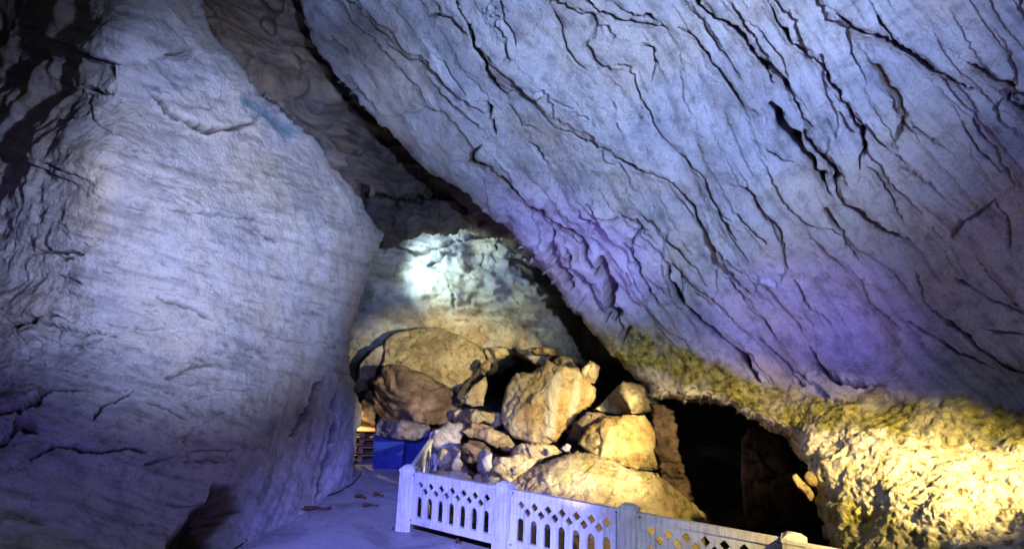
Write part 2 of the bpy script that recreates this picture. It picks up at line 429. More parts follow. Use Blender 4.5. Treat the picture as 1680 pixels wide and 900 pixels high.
SLAB_CTRL = [(505,0,6.6),(480,-180,5.6),(700,270,7.8),(850,400,8.6),(1000,570,8.8),(1056,630,8.6),
  (1000,0,4.9),(1000,-180,4.2),(1000,250,6.2),(1300,150,5.0),(1300,400,6.0),(1680,0,3.7),(1680,300,4.3),(1680,560,4.7),(1500,560,5.6),
  (1270,630,7.0),(1450,650,5.8),(1680,660,4.6),(1180,600,7.6),(2050,-180,2.7),(2050,400,3.1),(2050,660,3.1),
  (1120,655,7.6),(1210,668,6.9),(1300,712,5.9),(1400,720,5.0),(1500,760,4.2),(1680,760,3.6),(1680,850,2.9),(1450,830,4.0),
  (1365,870,4.5),(1520,900,3.4),(1680,950,2.5),(1430,1100,3.4),(1800,1100,2.2),(2050,900,2.0),(2050,1150,1.8)]
LEDGE_TOP = np.array([(1000,545),(1060,545),(1100,560),(1160,585),(1230,622),(1290,640),(1350,642),(1450,655),(1560,668),(1700,690),(2100,720)], float)

def streams(n, region, angle, seed, lmin, lmax, wmin, wmax, dep, step, avoid=None):
    """long bedding cracks that follow the local dip of the rock, some forking"""
    r = np.random.RandomState(seed); out = []
    while len(out) < n:
        x, y = r.uniform(region[0], region[1]), r.uniform(region[2], region[3])
        if avoid is not None and avoid(x, y): continue
        L = r.uniform(lmin, lmax) * r.uniform(.4, 1); pts = [(x, y)]; wob = r.uniform(-.12, .12); d = 0
        while d < L:
            a = angle(x, y) + wob + 0.15 * float(pnoise(x / 45, y / 45, seed)) + r.uniform(-.09, .09)
            st = r.uniform(12, 22); x += st * math.cos(a); y += st * math.sin(a); d += st; pts.append((x, y))
        k = r.uniform(0, 1) ** 2
        out.append((wmin + (wmax - wmin) * k, dep * (.4 + k), step * r.uniform(.2, 1), 0.25 * r.uniform(0, 1) ** 2, pts))
        if r.uniform() < .3 and len(pts) > 4:
            j = r.randint(1, len(pts) - 2); x, y = pts[j]; sg = r.choice((-1, 1)); q = [(x, y)]
            for _ in range(r.randint(2, 5)):
                a = angle(x, y) + sg * .45 + r.uniform(-.2, .2); x += 14 * math.cos(a); y += 14 * math.sin(a); q.append((x, y))
            out.append((wmin, dep * .4, step * .3, 0, q))
    return out
def slab_angle(x, y):
    return math.radians(47 + 12 * float(pnoise(x / 330, y / 330, 2.0)) + 10 * (1 if x > 1150 else 0) * (1 - min(1.2, max(0, y - 80) / 330)))
_edge = lambda x, y: x < np.interp(y, [p[1] for p in SLAB_EDGE], [p[0] for p in SLAB_EDGE]) + 25 or y > np.interp(x, LEDGE_TOP[:, 0], LEDGE_TOP[:, 1]) - 30
SLAB_CRACKS += streams(34, (520, 1720, -60, 640), slab_angle, 3, 50, 330, 1.2, 3.4, .09, .06, _edge)
SLAB_CRACKS += streams(26, (880, 1250, 330, 620), slab_angle, 5, 60, 200, 1.6, 5.5, .16, .08, _edge)

def slab_disp(P, px, py, N, sd):
    groove, stp, soil_shade = cracks_field(px, py, SLAB_CRACKS); cbr = BRN[0]
    edge = np.interp(px, LEDGE_TOP[:, 0], LEDGE_TOP[:, 1]) + 16 * pnoise(px / 40, py / 40, 1.5) + 10 * pnoise(px / 12, py / 30, 4.5)
    led = sstep(-10, 14, py - edge)
    # bedding runs down to the right; flakes overlap along it
    ang = math.radians(50)
    bx, by = px + 70 * pnoise(px / 420, py / 420, 2.2), py + 50 * pnoise(px / 420, py / 420, 5.2) - 0.00012 * (px - 1000) ** 2
    s = bx * np.cos(ang) + by * np.sin(ang); t = -bx * np.sin(ang) + by * np.cos(ang)
    wv = pnoise(s / 260, t / 110, 5.0) * 0.5 + pnoise(s / 80, t / 40, 6.0) * 0.16
    saw = np.mod(t / 96 + 2.0 * wv + 0.8 * pnoise(px / 230, py / 230, 6.6) + 0.07 * pnoise(px / 10, py / 10, 2.0) + 0.10 * pnoise(px / 26, py / 26, 1.0), 1.0); saw = np.where(saw < 0.06, 1 - saw / 0.06, (saw - 0.06) / 0.94)
    saw2 = np.mod(t / 33 + 1.6 * wv + 0.10 * pnoise(px / 8, py / 8, 7.0), 1.0); saw2 = np.where(saw2 < 0.1, 1 - saw2 / 0.1, (saw2 - 0.1) / 0.9)
    flk = sstep(-0.25, 0.35, pnoise(px / 260, py / 260, 8.8))
    h = 0.13 * fbm(P, 1.9, 3, 0.5, 3.0) + 0.030 * fbm(P, 0.42, 4, 0.55, 9.0)
    h = h + (1 - led) * (flk * 0.075 * (saw - 0.5) + 0.026 * (saw2 - 0.5) * sstep(-.1, .3, pnoise(px / 140, py / 140, 4.8)))
    groove = np.minimum(groove, 0.04 + 0.9 * sstep(-2, -20, sd)) 
    h = h - groove * (1 - 0.97 * led) + stp * (1 - led) * sstep(-2, -30, sd)
    # knobbly flowstone on the ledge, streaky where it hangs from the wall
    knob = billow(P, 0.34, 4, 0.55, 2.0)
    pit = sstep(0.28, 0.6, fbm(P, 0.11, 3, 0.6, 44.0))
    h = h + led * (0.028 * (0.5 - knob) + 0.009 * fbm(P, 0.07, 3, 0.65, 4.0) + 0.05 * fbm(P, 0.7, 3, 0.5, 6.0) - 0.014 * pit)
    up = np.clip(N[..., 2] * 1.3 + 0.3, 0, 1)
    cal = led * sstep(0.1, 0.55, pnoise(px / 300, py / 120, 2.0) * 0.4 + sstep(40, 90, py - edge) * 1.1 - sstep(140, 230, py - edge + 0.22 * (1500 - px)) * 1.0)
    moss = led * np.clip(1.15 - cal, 0, 1) * (0.6 + 0.4 * sstep(-0.4, 0.2, fbm(P, 0.5, 3)))
    brown = (1 - led) * cbr + led * 0.35 + 0.22 * sstep(0.25, 0.6, fbm(P, 0.9, 3, 0.6, 14.0)) + 0.7 * sstep(90, 10, np.hypot((px - 590) / 1.2, py - 60))
    return h, {"col": limestone_col(P, px, py, (0.46, 0.47, 0.48), (0.35, 0.37, 0.41), (0.48, 0.45, 0.40), s, t, soil_shade * (1 - led), np.clip(brown, 0, 1) * (1 - cal), moss, cal, .3)}

o = rock("cave_wall_right", roughen(SLAB_OUT, 5.5, 5, 1.0), SLAB_CTRL, M_rock, sp=1.7, rnd=(30, 0.35), skirt=(16, 2.4, 10), disp=slab_disp)
tag(o, kind="structure")

# ------------------------------------------------------------------ the left wall
LEFT_CRACKS = [
 (6, .2, .30, .2, [(120,80),(150,95),(190,104),(230,102),(255,93),(290,93),(325,90)]),
 (6, .2, .12, .3, [(245,145),(295,190),(325,205),(345,215),(385,212),(420,200),(432,188)]),
 (6, .2, .2, .4, [(390,110),(405,130),(430,155),(460,170),(500,205),(532,222)]),
 (6, .18, .05, .2, [(105,135),(150,148),(182,147)]),
 (5, .12, .03, .2, [(50,415),(100,410),(137,412)]),
 (4, .10, .02, 0, [(415,365),(440,385),(462,397)]),
 (4, .09, .03, 0, [(430,225),(450,245),(490,265),(527,280)]),
 (3, .06, .02, 0, [(185,262),(250,285),(300,300),(350,315)]),
 (3, .06, .02, .2, [(265,342),(330,350),(400,358),(460,362)]),
 (4, .10, .02, 0, [(250,485),(290,500),(340,520),(352,532)]),
 (9, .20, .04, .3, [(-20,532),(40,528),(80,522),(107,520)]),
 (10, .25, .06, .3, [(-20,685),(40,675),(70,650),(90,640),(130,638)]),
 (12, .25, .06, .3, [(-20,735),(30,695),(62,707)]),
 (5, .12, .03, .2, [(50,752),(90,728),(150,738),(190,740),(242,738)]),
 (5, .12, .02, .1, [(153,690),(165,665),(190,655),(222,640)]),
 (4, .08, .02, 0, [(240,655),(280,665),(310,690)]),
 (4, .07, .02, .3, [(372,673),(332,690),(305,727)]),
 (4, .08, .02, .2, [(238,762),(278,750)]),
 (5, .12, .03, .2, [(532,615),(510,655),(495,690),(478,717)]),
 (4, .10, .02, .1, [(503,688),(508,720),(502,742)]),
 (5, .14, .03, .3, [(552,640),(540,720),(530,770),(523,818)]),
 (4, .09, .02, 0, [(275,622),(300,612),(322,600),(365,594)]),
 (6, .16, .02, 0, [(272,643),(282,641),(290,645)]),
 (3, .07, .02, 0, [(85,534),(150,545),(200,552)]),
 (3, .07, .02, 0, [(170,528),(230,540),(310,541)]),
 (3, .07, .02, 0, [(130,150),(155,200),(230,240)]),
 (4, .08, .04, 0, [(250,145),(280,155),(310,175),(350,180),(360,165)]),
]
LEFT_OUT = [(-420,-180),(300,-180),(322,-20),(338,50),(372,88),(392,112),(430,150),(470,172),(528,222),(548,262),(578,298),(598,338),
  (632,384),(618,420),(602,455),(588,490),(577,540),(574,600),(580,640),(592,682),(584,718),(577,770),(576,800),(560,850),(530,960),(500,1180),(-420,1180)]
LEFT_CTRL = [(-420,-180,5.0),(0,0,8.0),(300,0,6.6),(300,-180,6.2),(80,60,7.6),(0,170,7.5),(50,230,6.4),(160,60,5.0),(240,60,5.3),(230,130,5.9),(120,250,4.9),(250,250,5.6),(400,250,6.9),(530,240,9.0),
  (590,330,9.8),(632,384,11.2),(250,450,5.4),(450,450,7.0),(560,500,9.0),(0,450,5.2),(0,600,4.6),(0,900,3.4),(250,700,4.9),(450,700,6.7),(575,600,9.2),
  (577,785,8.6),(480,842,6.45),(385,905,5.2),(250,900,4.5),(300,1050,3.6),(-420,500,4.2),(-420,1180,2.0),(500,1180,3.3),(120,1100,3.0),(400,150,7.0)]

def left_angle(x, y):
    if y > 590 and x > 330 + .25 * (900 - y): return math.radians(107 + 8 * float(pnoise(x / 90, y / 90, 4.0)))
    return math.radians(17 - 16 * min(1, max(0, (y - 420) / 260)) + 12 * float(pnoise(x / 220, y / 220, 6.0)))
_le = lambda x, y: x > np.interp(y, [0, 220, 390, 500, 600, 900], [300, 500, 600, 560, 555, 330]) - 30
LEFT_CRACKS += streams(44, (60, 590, 120, 640), left_angle, 8, 30, 150, 1.1, 2.6, .04, .02, _le)
LEFT_CRACKS += streams(50, (150, 570, 560, 880), left_angle, 9, 40, 150, 1.1, 2.6, .04, .015, _le)
LEFT_CRACKS += streams(14, (-20, 110, 260, 760), left_angle, 10, 40, 110, 2, 6, .12, .06)
def left_disp(P, px, py, N, sd):
    groove, stp, soil_shade = cracks_field(px, py, LEFT_CRACKS); cbr = BRN[0]
    h = 0.09 * fbm(P, 1.6, 3, 0.5, 21.0) + 0.022 * fbm(P, 0.35, 5, 0.6, 5.0)
    # fine bedding on the left, hanging flutes towards the corner
    right = sstep(300, 470, px - 0.25 * (900 - py) + 60 * pnoise(px / 120, py / 120, 3.0)) * sstep(540, 680, py + 40 * pnoise(px / 80, py / 200, 9.0))
    s = px * 0.96 + py * 0.28; t = -px * 0.28 + py * 0.96
    wv = 0.45 * pnoise(s / 160, t / 50, 2.0)
    s2 = px * 0.30 - py * 0.95; t2 = px * 0.95 + py * 0.30
    h = h + right * (0.045 * pnoise(s2 / 160, t2 / 17, 2.0) + 0.025 * pnoise(s2 / 90, t2 / 8, 7.0))
    n = pnoise(s2 / 120, t2 / 12 , 8.1); g = np.clip(1 - np.abs(n) / .05, 0, 1) * right * sstep(0, .3, pnoise(px / 60, py / 90, 3.3))
    groove = np.maximum(groove, 0.03 * g); soil_shade = np.maximum(soil_shade, 0.35 * g)
    # rough broken rock at the dark far left
    rough = sstep(150, 40, px + 40 * pnoise(px / 70, py / 70, 6.0))
    h = h + rough * (0.06 * fbm(P, 0.5, 4, 0.6, 31.0))
    upl = sstep(190, 60, px) * sstep(330, 120, py)
    h = h + upl * 0.16 * fbm(P, 0.9, 3, 0.55, 33.0)
    groove = np.minimum(groove, 0.03 + 0.6 * sstep(-3, -26, sd)); stp = stp * sstep(-2, -30, sd)
    h = h - groove + stp
    # hollow scooped out near the floor
    hol, hx, hy = poly_sd(px, py, HOLLOW)
    hk = sstep(3, -26, hol + 6 * pnoise(px / 14, py / 14, 1.0))
    h = h - 0.38 * hk
    brown = np.maximum(0.9 * sstep(4, -8, hol + 5 * pnoise(px / 14, py / 14, 1.0)), 0.12 * sstep(0.2, 0.6, fbm(P, 0.8, 3, 0.55, 41.0)))
    brown = np.maximum(np.maximum(brown, cbr), 0.55 * upl)
    brown = np.maximum(brown, 0.45 * sstep(30, 5, np.abs(sd)) * sstep(380, 460, py) * sstep(720, 640, py))
    z = np.zeros_like(px)
    c = limestone_col(P, px, py, (0.50, 0.50, 0.50), (0.42, 0.44, 0.48), (0.52, 0.49, 0.44), np.where(right > .5, s2, s), np.where(right > .5, t2, t), soil_shade, brown, z, z, .4)
    cream = sstep(70, 20, np.hypot((px - 150) / .8, (py - 330) / 1.5) + 20 * pnoise(px / 30, py / 30, 2.)) + .8 * sstep(110, 20, np.hypot((px - 450) / 1.3, py - 320) + 30 * pnoise(px / 40, py / 40, 5.))
    c = blend(c, c * np.array((1.05, .98, .82)), cream)
    bl = sstep(14, 4, np.abs((py - 172) - .62 * (px - 418)) + 6 * pnoise(px / 20, py / 20, 8.)) * sstep(395, 405, px) * sstep(505, 480, px)
    c = blend(c, (.10, .20, .26), .8 * bl)
    return h, {"col": c}
HOLLOW = np.array([(270,905),(290,870),(315,842),(340,820),(350,792),(385,792),(396,835),(370,855),(350,880),(345,960),(260,960)], float)
o = rock("cave_wall_left", roughen(LEFT_OUT, 4, 5, 2.0), LEFT_CTRL, M_rock, sp=1.7, rnd=(26, 0.5), skirt=(16, 1.2, 42), disp=left_disp)
tag(o, kind="structure")

# ------------------------------------------------------------------ rock between the two walls
def plain_disp(a1=0.25, s1=1.5, a2=0.07, s2=0.4, seed=0.0, strata=0.0, brown=0.3, crack=0.06, moss=0.0, base=BROWN3, extra=None, vein=0.5):
    def f(P, px, py, N, sd):
        h = a1 * fbm(P, s1, 3, 0.55, seed) + a2 * fbm(P, s2, 4, 0.58, seed + 3)
        if strata:
            v = P[..., 2] * 3.2 + 0.25 * P[..., 0] + 1.1 * fbm(P, 1.2, 2, 0.5, seed + 8)
            sw = np.mod(v, 1.0); h = h + strata * np.where(sw < 0.15, 1 - sw / 0.15, (sw - 0.15) / 0.85)
        n = fbm(P, 0.9, 3, 0.5, seed + 12); g = np.clip(1 - np.abs(n) / 0.05, 0, 1) * sstep(-.1, .25, fbm(P, 1.4, 2, .5, seed + 15))
        h = h - crack * g
        tan = None
        if extra: h2, so, tan = extra(px, py); h = h + h2; br = 0
        else: so, br = 0, 0
        s, t = px * .98 + py * .2, -px * .2 + py * .98
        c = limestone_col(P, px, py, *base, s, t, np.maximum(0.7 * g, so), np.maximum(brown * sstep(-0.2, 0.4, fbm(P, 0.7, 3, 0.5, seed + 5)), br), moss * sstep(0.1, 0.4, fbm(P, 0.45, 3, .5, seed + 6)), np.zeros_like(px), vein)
        if tan is not None: c = blend(c, boulder_col(P, px, py, *M_tan, 7.0), tan)
        return h, {"col": c}
    return f

# broken flakes hanging behind the left wall, up to the roof
o = rock("cave_wall_upper", roughen([(250,-180),(500,-180),(540,-20),(545,90),(560,180),(575,250),(590,330),(500,420),(420,330),(300,150)], 4, 6, 3.0),
         [(250,-180,6.8),(300,0,7.3),(500,0,7.5),(540,230,9.3),(400,110,7.7),(400,300,9.0),(590,330,10.2)], M_rock, sp=2.2, rnd=(26, .5), skirt=(16, 2.5, 12),
         disp=plain_disp(.2, 1.4, .08, .45, 50, .14, .4, .12, base=((0.19, 0.165, 0.14), (0.10, 0.095, 0.09), (0.21, 0.165, 0.115))))
tag(o, kind="structure")
# rough dark shelf under the slab
o = rock("cave_roof_shelf", roughen([(440,-150),(760,-150),(960,300),(880,420),(800,368),(765,330),(742,318),(712,306),(690,318),(648,326),(606,322),(585,300),(540,220),(505,90)], 4, 6, 4.0),
         [(440,-150,7.9),(760,-150,7.6),(530,150,8.7),(580,200,9.3),(620,320,10.2),(740,310,10.5),(800,200,10.6),(900,400,11.3)], M_rock, sp=2.2, rnd=(22, .5), skirt=(16, 2.6, 8),
         disp=plain_disp(.25, 1.1, .14, .4, 60, .20, .4, .14))
tag(o, kind="structure")
# back wall of the chamber
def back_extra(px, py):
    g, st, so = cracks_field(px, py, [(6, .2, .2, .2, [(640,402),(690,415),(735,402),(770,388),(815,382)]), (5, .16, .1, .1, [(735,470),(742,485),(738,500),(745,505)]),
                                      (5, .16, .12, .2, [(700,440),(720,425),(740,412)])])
    return st - g, np.maximum(so, 0.85 * sstep(560, 600, py + 12 * pnoise(px / 25, py / 25, 3.))), sstep(455, 520, py + 25 * pnoise(px / 40, py / 40, 1.0)) * sstep(640, 720, px) * sstep(604, 574, py)  # near-black painted under the tan band as shade of the black gap
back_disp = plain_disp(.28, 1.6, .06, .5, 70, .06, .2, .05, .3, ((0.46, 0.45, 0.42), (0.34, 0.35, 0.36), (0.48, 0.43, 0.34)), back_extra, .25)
_bt = tps([(360,300,13.0),(600,380,12.9),(760,360,12.6),(640,440,13.3),(715,440,12.7),(600,560,12.4),(850,540,12.2),(800,560,12.4),(1300,900,11.5),(1100,560,12.2),(700,760,11.8),(400,800,12.5)])
def back_depth(x, y):      # wall bent back into an added cleft and pit, shaped to stay dark as shadow
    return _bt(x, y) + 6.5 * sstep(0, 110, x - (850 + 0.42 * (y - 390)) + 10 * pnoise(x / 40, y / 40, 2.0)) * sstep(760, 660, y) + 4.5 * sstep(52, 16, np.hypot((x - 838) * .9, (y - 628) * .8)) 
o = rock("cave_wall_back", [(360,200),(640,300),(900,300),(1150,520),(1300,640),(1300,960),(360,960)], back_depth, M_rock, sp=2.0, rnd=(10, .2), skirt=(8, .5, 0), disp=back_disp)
tag(o, kind="structure")
# plate overhanging the lit niche, and the stub below its left end
o = rock("cave_overhang", roughen([(634,348),(660,334),(705,328),(745,322),(790,352),(835,378),(800,384),(765,372),(730,374),(690,380),(655,384),(640,374)], 4, 5, 5.0),
         [(640,360,11.4),(830,370,11.6),(740,330,11.2),(700,380,11.3)], M_rock, sp=1.8, rnd=(14, .4), skirt=(14, 1.6, 4), disp=plain_disp(.16, .8, .1, .3, 80, .1, .4, .1))
tag(o, kind="structure")
o = rock("cave_wall_stub", roughen([(590,318),(640,322),(650,345),(648,378),(658,395),(640,400),(625,396),(600,360)], 3, 5, 6.0),
         [(590,318,11.0),(650,330,11.2),(640,400,11.6),(600,390,11.2)], M_rock, sp=1.8, rnd=(12, .3), skirt=(14, 1.6, 4), disp=plain_disp(.1, .7, .08, .3, 84, .05, .7, .05))
tag(o, kind="structure")

# ------------------------------------------------------------------ floor: earth under everything, the concrete path on it
def grid_floor(name, X, Y, zf, mat, keep=None):
    xs, ys = np.meshgrid(X, Y); P = np.stack([xs, ys, np.zeros_like(xs)], -1); P[..., 2] = zf(xs, ys, P)
    idx = np.arange(xs.size).reshape(xs.shape); q = np.stack([idx[:-1, :-1], idx[:-1, 1:], idx[1:, 1:], idx[1:, :-1]], -1)
    q = q.reshape(-1, 4)
    P = P.reshape(-1, 3)
    return mesh_np(name, P, q, M_boulder, {"col": boulder_col(P, xs.ravel(), ys.ravel(), *mat, 4.0)})
P1 = on_z(663, 868)[:2]; FH = 0.785
P4 = on_z(1302, 872, FH)[:2]
FD = (P4 - P1); FL = np.linalg.norm(FD); FD = FD / FL; SPAN = FL / 3
P0 = on_z(709, 772)[:2]
print("FENCE", P1, P4, SPAN, P0)
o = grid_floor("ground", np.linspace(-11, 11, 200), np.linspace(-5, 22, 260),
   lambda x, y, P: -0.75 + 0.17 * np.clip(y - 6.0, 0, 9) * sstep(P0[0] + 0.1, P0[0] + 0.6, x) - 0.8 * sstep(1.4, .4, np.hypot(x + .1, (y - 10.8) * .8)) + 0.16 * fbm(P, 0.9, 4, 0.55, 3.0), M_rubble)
tag(o, kind="structure")

FNn = np.array([-FD[1], FD[0]])
pe = P1 + FNn * 0.10
path_poly = [tuple(pe + FD * 6.5), tuple(pe), tuple(P0 + np.array([.10, 0.0])), (P0[0] + .1, 12.0), (-6.5, 12.5), (-6.5, -3.5), (float((pe + FD * 6.5)[0]), -3.5)]
bm = bmesh.new()
top = [bm.verts.new((x, y, 0.0)) for x, y in path_poly]; f = bm.faces.new(top)
if f.normal.z < 0: f.normal_flip()
ex = bmesh.ops.extrude_face_region(bm, geom=[f])
for v in [g for g in ex["geom"] if isinstance(g, bmesh.types.BMVert)]: v.co.z = -0.9
bmesh.ops.recalc_face_normals(bm, faces=bm.faces)
me = bpy.data.meshes.new("path"); bm.to_mesh(me); bm.free(); me.materials.append(M_path)
tag(link(bpy.data.objects.new("path", me)), kind="structure")

# ------------------------------------------------------------------ boulders
def boulder_disp(a1, seed, cols, moss=0.0, flow=None, cr=0.05, strata=0.0):
    def f(P, px, py, N, sd):
        h = 0.45 * a1 * fbm(P, 0.9, 3, 0.5, seed) + 0.020 * fbm(P, 0.26, 5, 0.66, seed + 2) - 0.03 * np.clip(1 - np.abs(fbm(P, .5, 3, .55, seed + 31)) / .12, 0, 1)
        n = fbm(P, 0.8, 3, 0.5, seed + 12); g = np.clip(1 - np.abs(n) / 0.035, 0, 1) * sstep(0., .3, fbm(P, 1.2, 2, .5, seed + 15))
        h = h - cr * g
        if strata:
            v = P[..., 2] * 4.5 + 2.0 * P[..., 0] + 1.2 * fbm(P, 0.9, 2, 0.5, seed + 8); sw = np.mod(v, 1.0)
            h = h + strata * np.where(sw < 0.2, 1 - sw / 0.2, (sw - 0.2) / 0.8)
        fl = None
        if flow is not None:
            fx = px + 0.12 * (py - 650) + 4 * pnoise(px / 20, py / 30, 2.0)
            fl = np.clip(sstep(14, 3, np.abs(fx - flow)) + 0.8 * sstep(10, 2, np.abs(fx - flow - 34)), 0, 1) * sstep(600, 640, py) * sstep(735, 700, py)
            h = h + 0.05 * fl + 0.028 * pnoise(fx / 16, py / 130, 3.0); fl = .7 * fl
        ms = moss * sstep(0.05, 0.35, fbm(P, 0.55, 3, 0.55, seed + 6)) if moss else None
        col = boulder_col(P, px, py, *cols, seed, ms, fl)
        return h, {"col": blend(col, (.03, .02, .015), .6 * g)}
    return f

GB = "fallen boulders heaped in the chamber"
def boulder(name, label, outline, depth, mat, thick=1.0, rnd=None, tilt=(0, 0), amp=0.05, seed=1.0, sp=2.0, group=GB, rough=1.1, cat="boulder", **kw):
    p = np.array(outline, float); c = p.mean(0); size = min(np.ptp(p[:, 0]), np.ptp(p[:, 1]))
    if rnd is None: rnd = (max(2.5, size * 0.03), thick * 0.10)
    r = np.random.RandomState(int(seed * 7) % 9999); R = size * 0.6
    cuts = [(k * 6.283 / 8 + r.uniform(-.45, .45), r.uniform(.3, 1.6), r.uniform(.25, .95)) for k in range(8)]
    inner = [(r.normal(size=2) * .42, r.uniform(-.12, .12)) for k in range(6)]
    def df(x, y):
        # broken faces: a flat front cut back by tilted planes
        wx, wy = (x - c[0] + 3 * pnoise(x / 30, y / 30, seed)) / R, (y - c[1] + 3 * pnoise(x / 30, y / 30, seed + 5)) / R
        e = np.zeros_like(x)
        for th, sl, of in cuts: e = np.minimum(e, sl * (of - wx * math.cos(th) - wy * math.sin(th)))
        e2 = np.max([g_[0] * wx + g_[1] * wy + o_ for g_, o_ in inner], axis=0)
        return 0.30 * thick * np.clip(e2, -.2, .9) + 1.0 / (1.0 / depth + tilt[0] * (x - c[0]) * 1e-5 + tilt[1] * (y - c[1]) * 1e-5) + 0.5 * thick * np.clip(-e, 0, 0.9)
    o = rock(name, roughen(outline, rough, 4, seed), df, M_boulder, sp=sp, rnd=rnd, skirt=(9 * sp, thick, 0), disp=boulder_disp(amp, seed, mat, **kw), close=True)
    return tag(o, label, cat, group)

boulder("boulder", "broad pale tan boulder below the white-lit back wall, uppermost of the heap",
  [(626,603),(631,557),(650,543),(667,539),(722,535),(759,553),(792,569),(797,583),(793,600),(775,617),(750,645),(722,631),(691,614),(663,606),(644,601)], 11.0, M_tan, 1.6, tilt=(0, 9), seed=3.0)
boulder("boulder", "dark brown fissured boulder above the blue bins",
  [(613,669),(617,629),(627,604),(644,599),(691,612),(716,627),(744,646),(755,660),(748,681),(734,696),(697,696),(669,691),(630,684)], 10.0, M_dark, 1.3, tilt=(0, 6), seed=5.0, cr=.09, strata=.07)
boulder("boulder", "upright cream boulder streaked with flowstone, centre of the heap",
  [(819,692),(821,665),(831,634),(847,611),(871,610),(896,590),(918,600),(950,603),(955,617),(978,636),(979,651),(964,669),(944,681),(928,706),(913,726),(890,731),(852,722),(833,707)], 9.0, M_ochre, 1.5, tilt=(6, 6), seed=9.0, flow=908)
boulder("boulder", "small orange knob of rock against the top right of the flowstone boulder",
  [(952,604),(968,590),(985,602),(976,628),(957,632)], 9.4, M_ochre, .6, seed=67.0, rough=1.0)
boulder("boulder", "smooth ochre boulder between the flowstone boulder and the shadow hollow",
  [(947,728),(963,698),(983,683),(1027,680),(1057,678),(1073,700),(1080,730),(1082,770),(1045,774),(1005,760),(972,746)], 7.6, M_ochre, 1.3, tilt=(-4, 8), seed=11.0)
boulder("boulder", "angular tan boulder capping the ochre one, touching the right wall",
  [(972,672),(1001,647),(1024,625),(1054,632),(1078,651),(1084,674),(1050,680),(1008,680)], 8.2, M_tan, 1.3, tilt=(0, 6), seed=13.0)
boulder("boulder", "huge low tan boulder directly behind the white fence, its flank running down right",
  [(800,790),(835,778),(872,768),(905,752),(948,738),(990,748),(1035,768),(1075,776),(1102,796),(1130,818),(1158,842),(1170,868),(1180,960),(1000,1010),(860,960),(800,880)], 6.3, M_tan, 1.7, tilt=(2, 14), seed=15.0, moss=.5, rnd=(34, .5))
boulder("boulder", "narrow brown fluted pillar of rock on the near rim of the shadow hollow",
  [(1066,660),(1086,664),(1104,672),(1106,700),(1110,730),(1118,765),(1130,800),(1150,845),(1120,830),(1085,790),(1078,740),(1074,700)], 7.7, M_dark, 1.2, seed=17.0, strata=.05, amp=.12, rough=4.5)
boulder("boulder", "dark-painted boulder added for shade inside the shadow hollow",
  [(1215,720),(1228,700),(1258,704),(1290,724),(1312,758),(1335,800),(1345,850),(1370,930),(1300,980),(1236,930),(1218,820)], 7.3, M_dark, 1.2, seed=19.0)  # added boulder, coloured dark to read as shade in the hole
boulder("boulder", "small ochre wedge at the upper rim of the black gap",
  [(792,574),(812,568),(830,572),(834,580),(820,588),(800,588)], 11.3, M_ochre, .5, seed=21.0)
boulder("boulder", "thin ochre flake bridging the black gap on its right",
  [(866,574),(890,568),(918,572),(930,584),(905,584),(880,582)], 11.2, M_ochre, .5, seed=23.0)
boulder("boulder", "small tan chip wedged against the right tip of the broad pale boulder",
  [(791,598),(800,588),(807,594),(804,606),(794,616),(788,612)], 10.6, M_tan, .4, seed=25.0)
boulder("boulder", "triangular tan boulder under the right end of the broad pale boulder",
  [(752,659),(775,632),(797,616),(800,630),(793,666),(776,668)], 10.0, M_tan, .8, seed=27.0)
boulder("boulder", "flat tan block forming a sill beneath the black gap",
  [(745,674),(765,669),(820,677),(824,697),(809,703),(800,694),(745,694)], 9.6, M_tan, .9, seed=29.0)
boulder("boulder", "pitted tan boulder behind the upright flowstone boulder",
  [(905,592),(920,582),(950,584),(954,598),(945,612),(918,606)], 10.6, M_tan, .9, seed=31.0, amp=.07)
boulder("boulder", "ridged tan boulder lying across the bluish shadows, right of the bins",
  [(754,706),(780,702),(812,706),(836,714),(846,730),(838,742),(818,736),(795,722),(770,716)], 8.8, M_tan, .7, seed=33.0)
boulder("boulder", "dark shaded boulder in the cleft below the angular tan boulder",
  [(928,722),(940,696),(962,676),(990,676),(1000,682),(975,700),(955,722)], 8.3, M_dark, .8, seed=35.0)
boulder("boulder", "tan boulder filling the foot of the heap behind the first fence panel",
  [(770,800),(785,766),(815,750),(850,744),(880,752),(870,778),(830,800)], 7.2, M_tan, .9, seed=37.0, moss=.8)
boulder("boulder", "rough brown boulder leaning under the ridged one",
  [(752,735),(768,722),(792,724),(805,738),(800,756),(775,762),(756,752)], 8.2, M_dark, .7, seed=39.0)
boulder("boulder", "small rounded tan stone beside the far fence post",
  [(716,760),(718,742),(726,734),(740,738),(745,752),(742,770),(726,776)], 7.9, M_tan, .5, seed=41.0)
boulder("boulder", "pale lilac stone with a waist beside the rounded tan stone",
  [(736,742),(744,732),(756,738),(754,752),(762,764),(770,776),(748,784),(738,770),(742,755)], 7.6, M_grey, .5, seed=43.0)
boulder("boulder", "pinkish grey stone standing among the small rubble",
  [(784,744),(796,736),(808,742),(806,758),(812,776),(796,784),(784,768)], 7.3, M_grey, .5, seed=45.0)
boulder("boulder", "dark blue-lit boulder tucked behind the bins",
  [(702,722),(712,704),(735,692),(758,694),(770,704),(756,722),(760,740),(735,744),(712,742)], 9.0, M_grey, .9, seed=47.0)
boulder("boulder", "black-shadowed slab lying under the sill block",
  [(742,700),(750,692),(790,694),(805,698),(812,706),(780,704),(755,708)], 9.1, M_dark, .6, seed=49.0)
boulder("boulder", "tan stone with moss at the foot of the flowstone boulder",
  [(838,742),(850,728),(880,724),(910,730),(925,742),(900,750),(870,768),(845,764)], 7.9, M_tan, .8, seed=51.0, moss=.5)
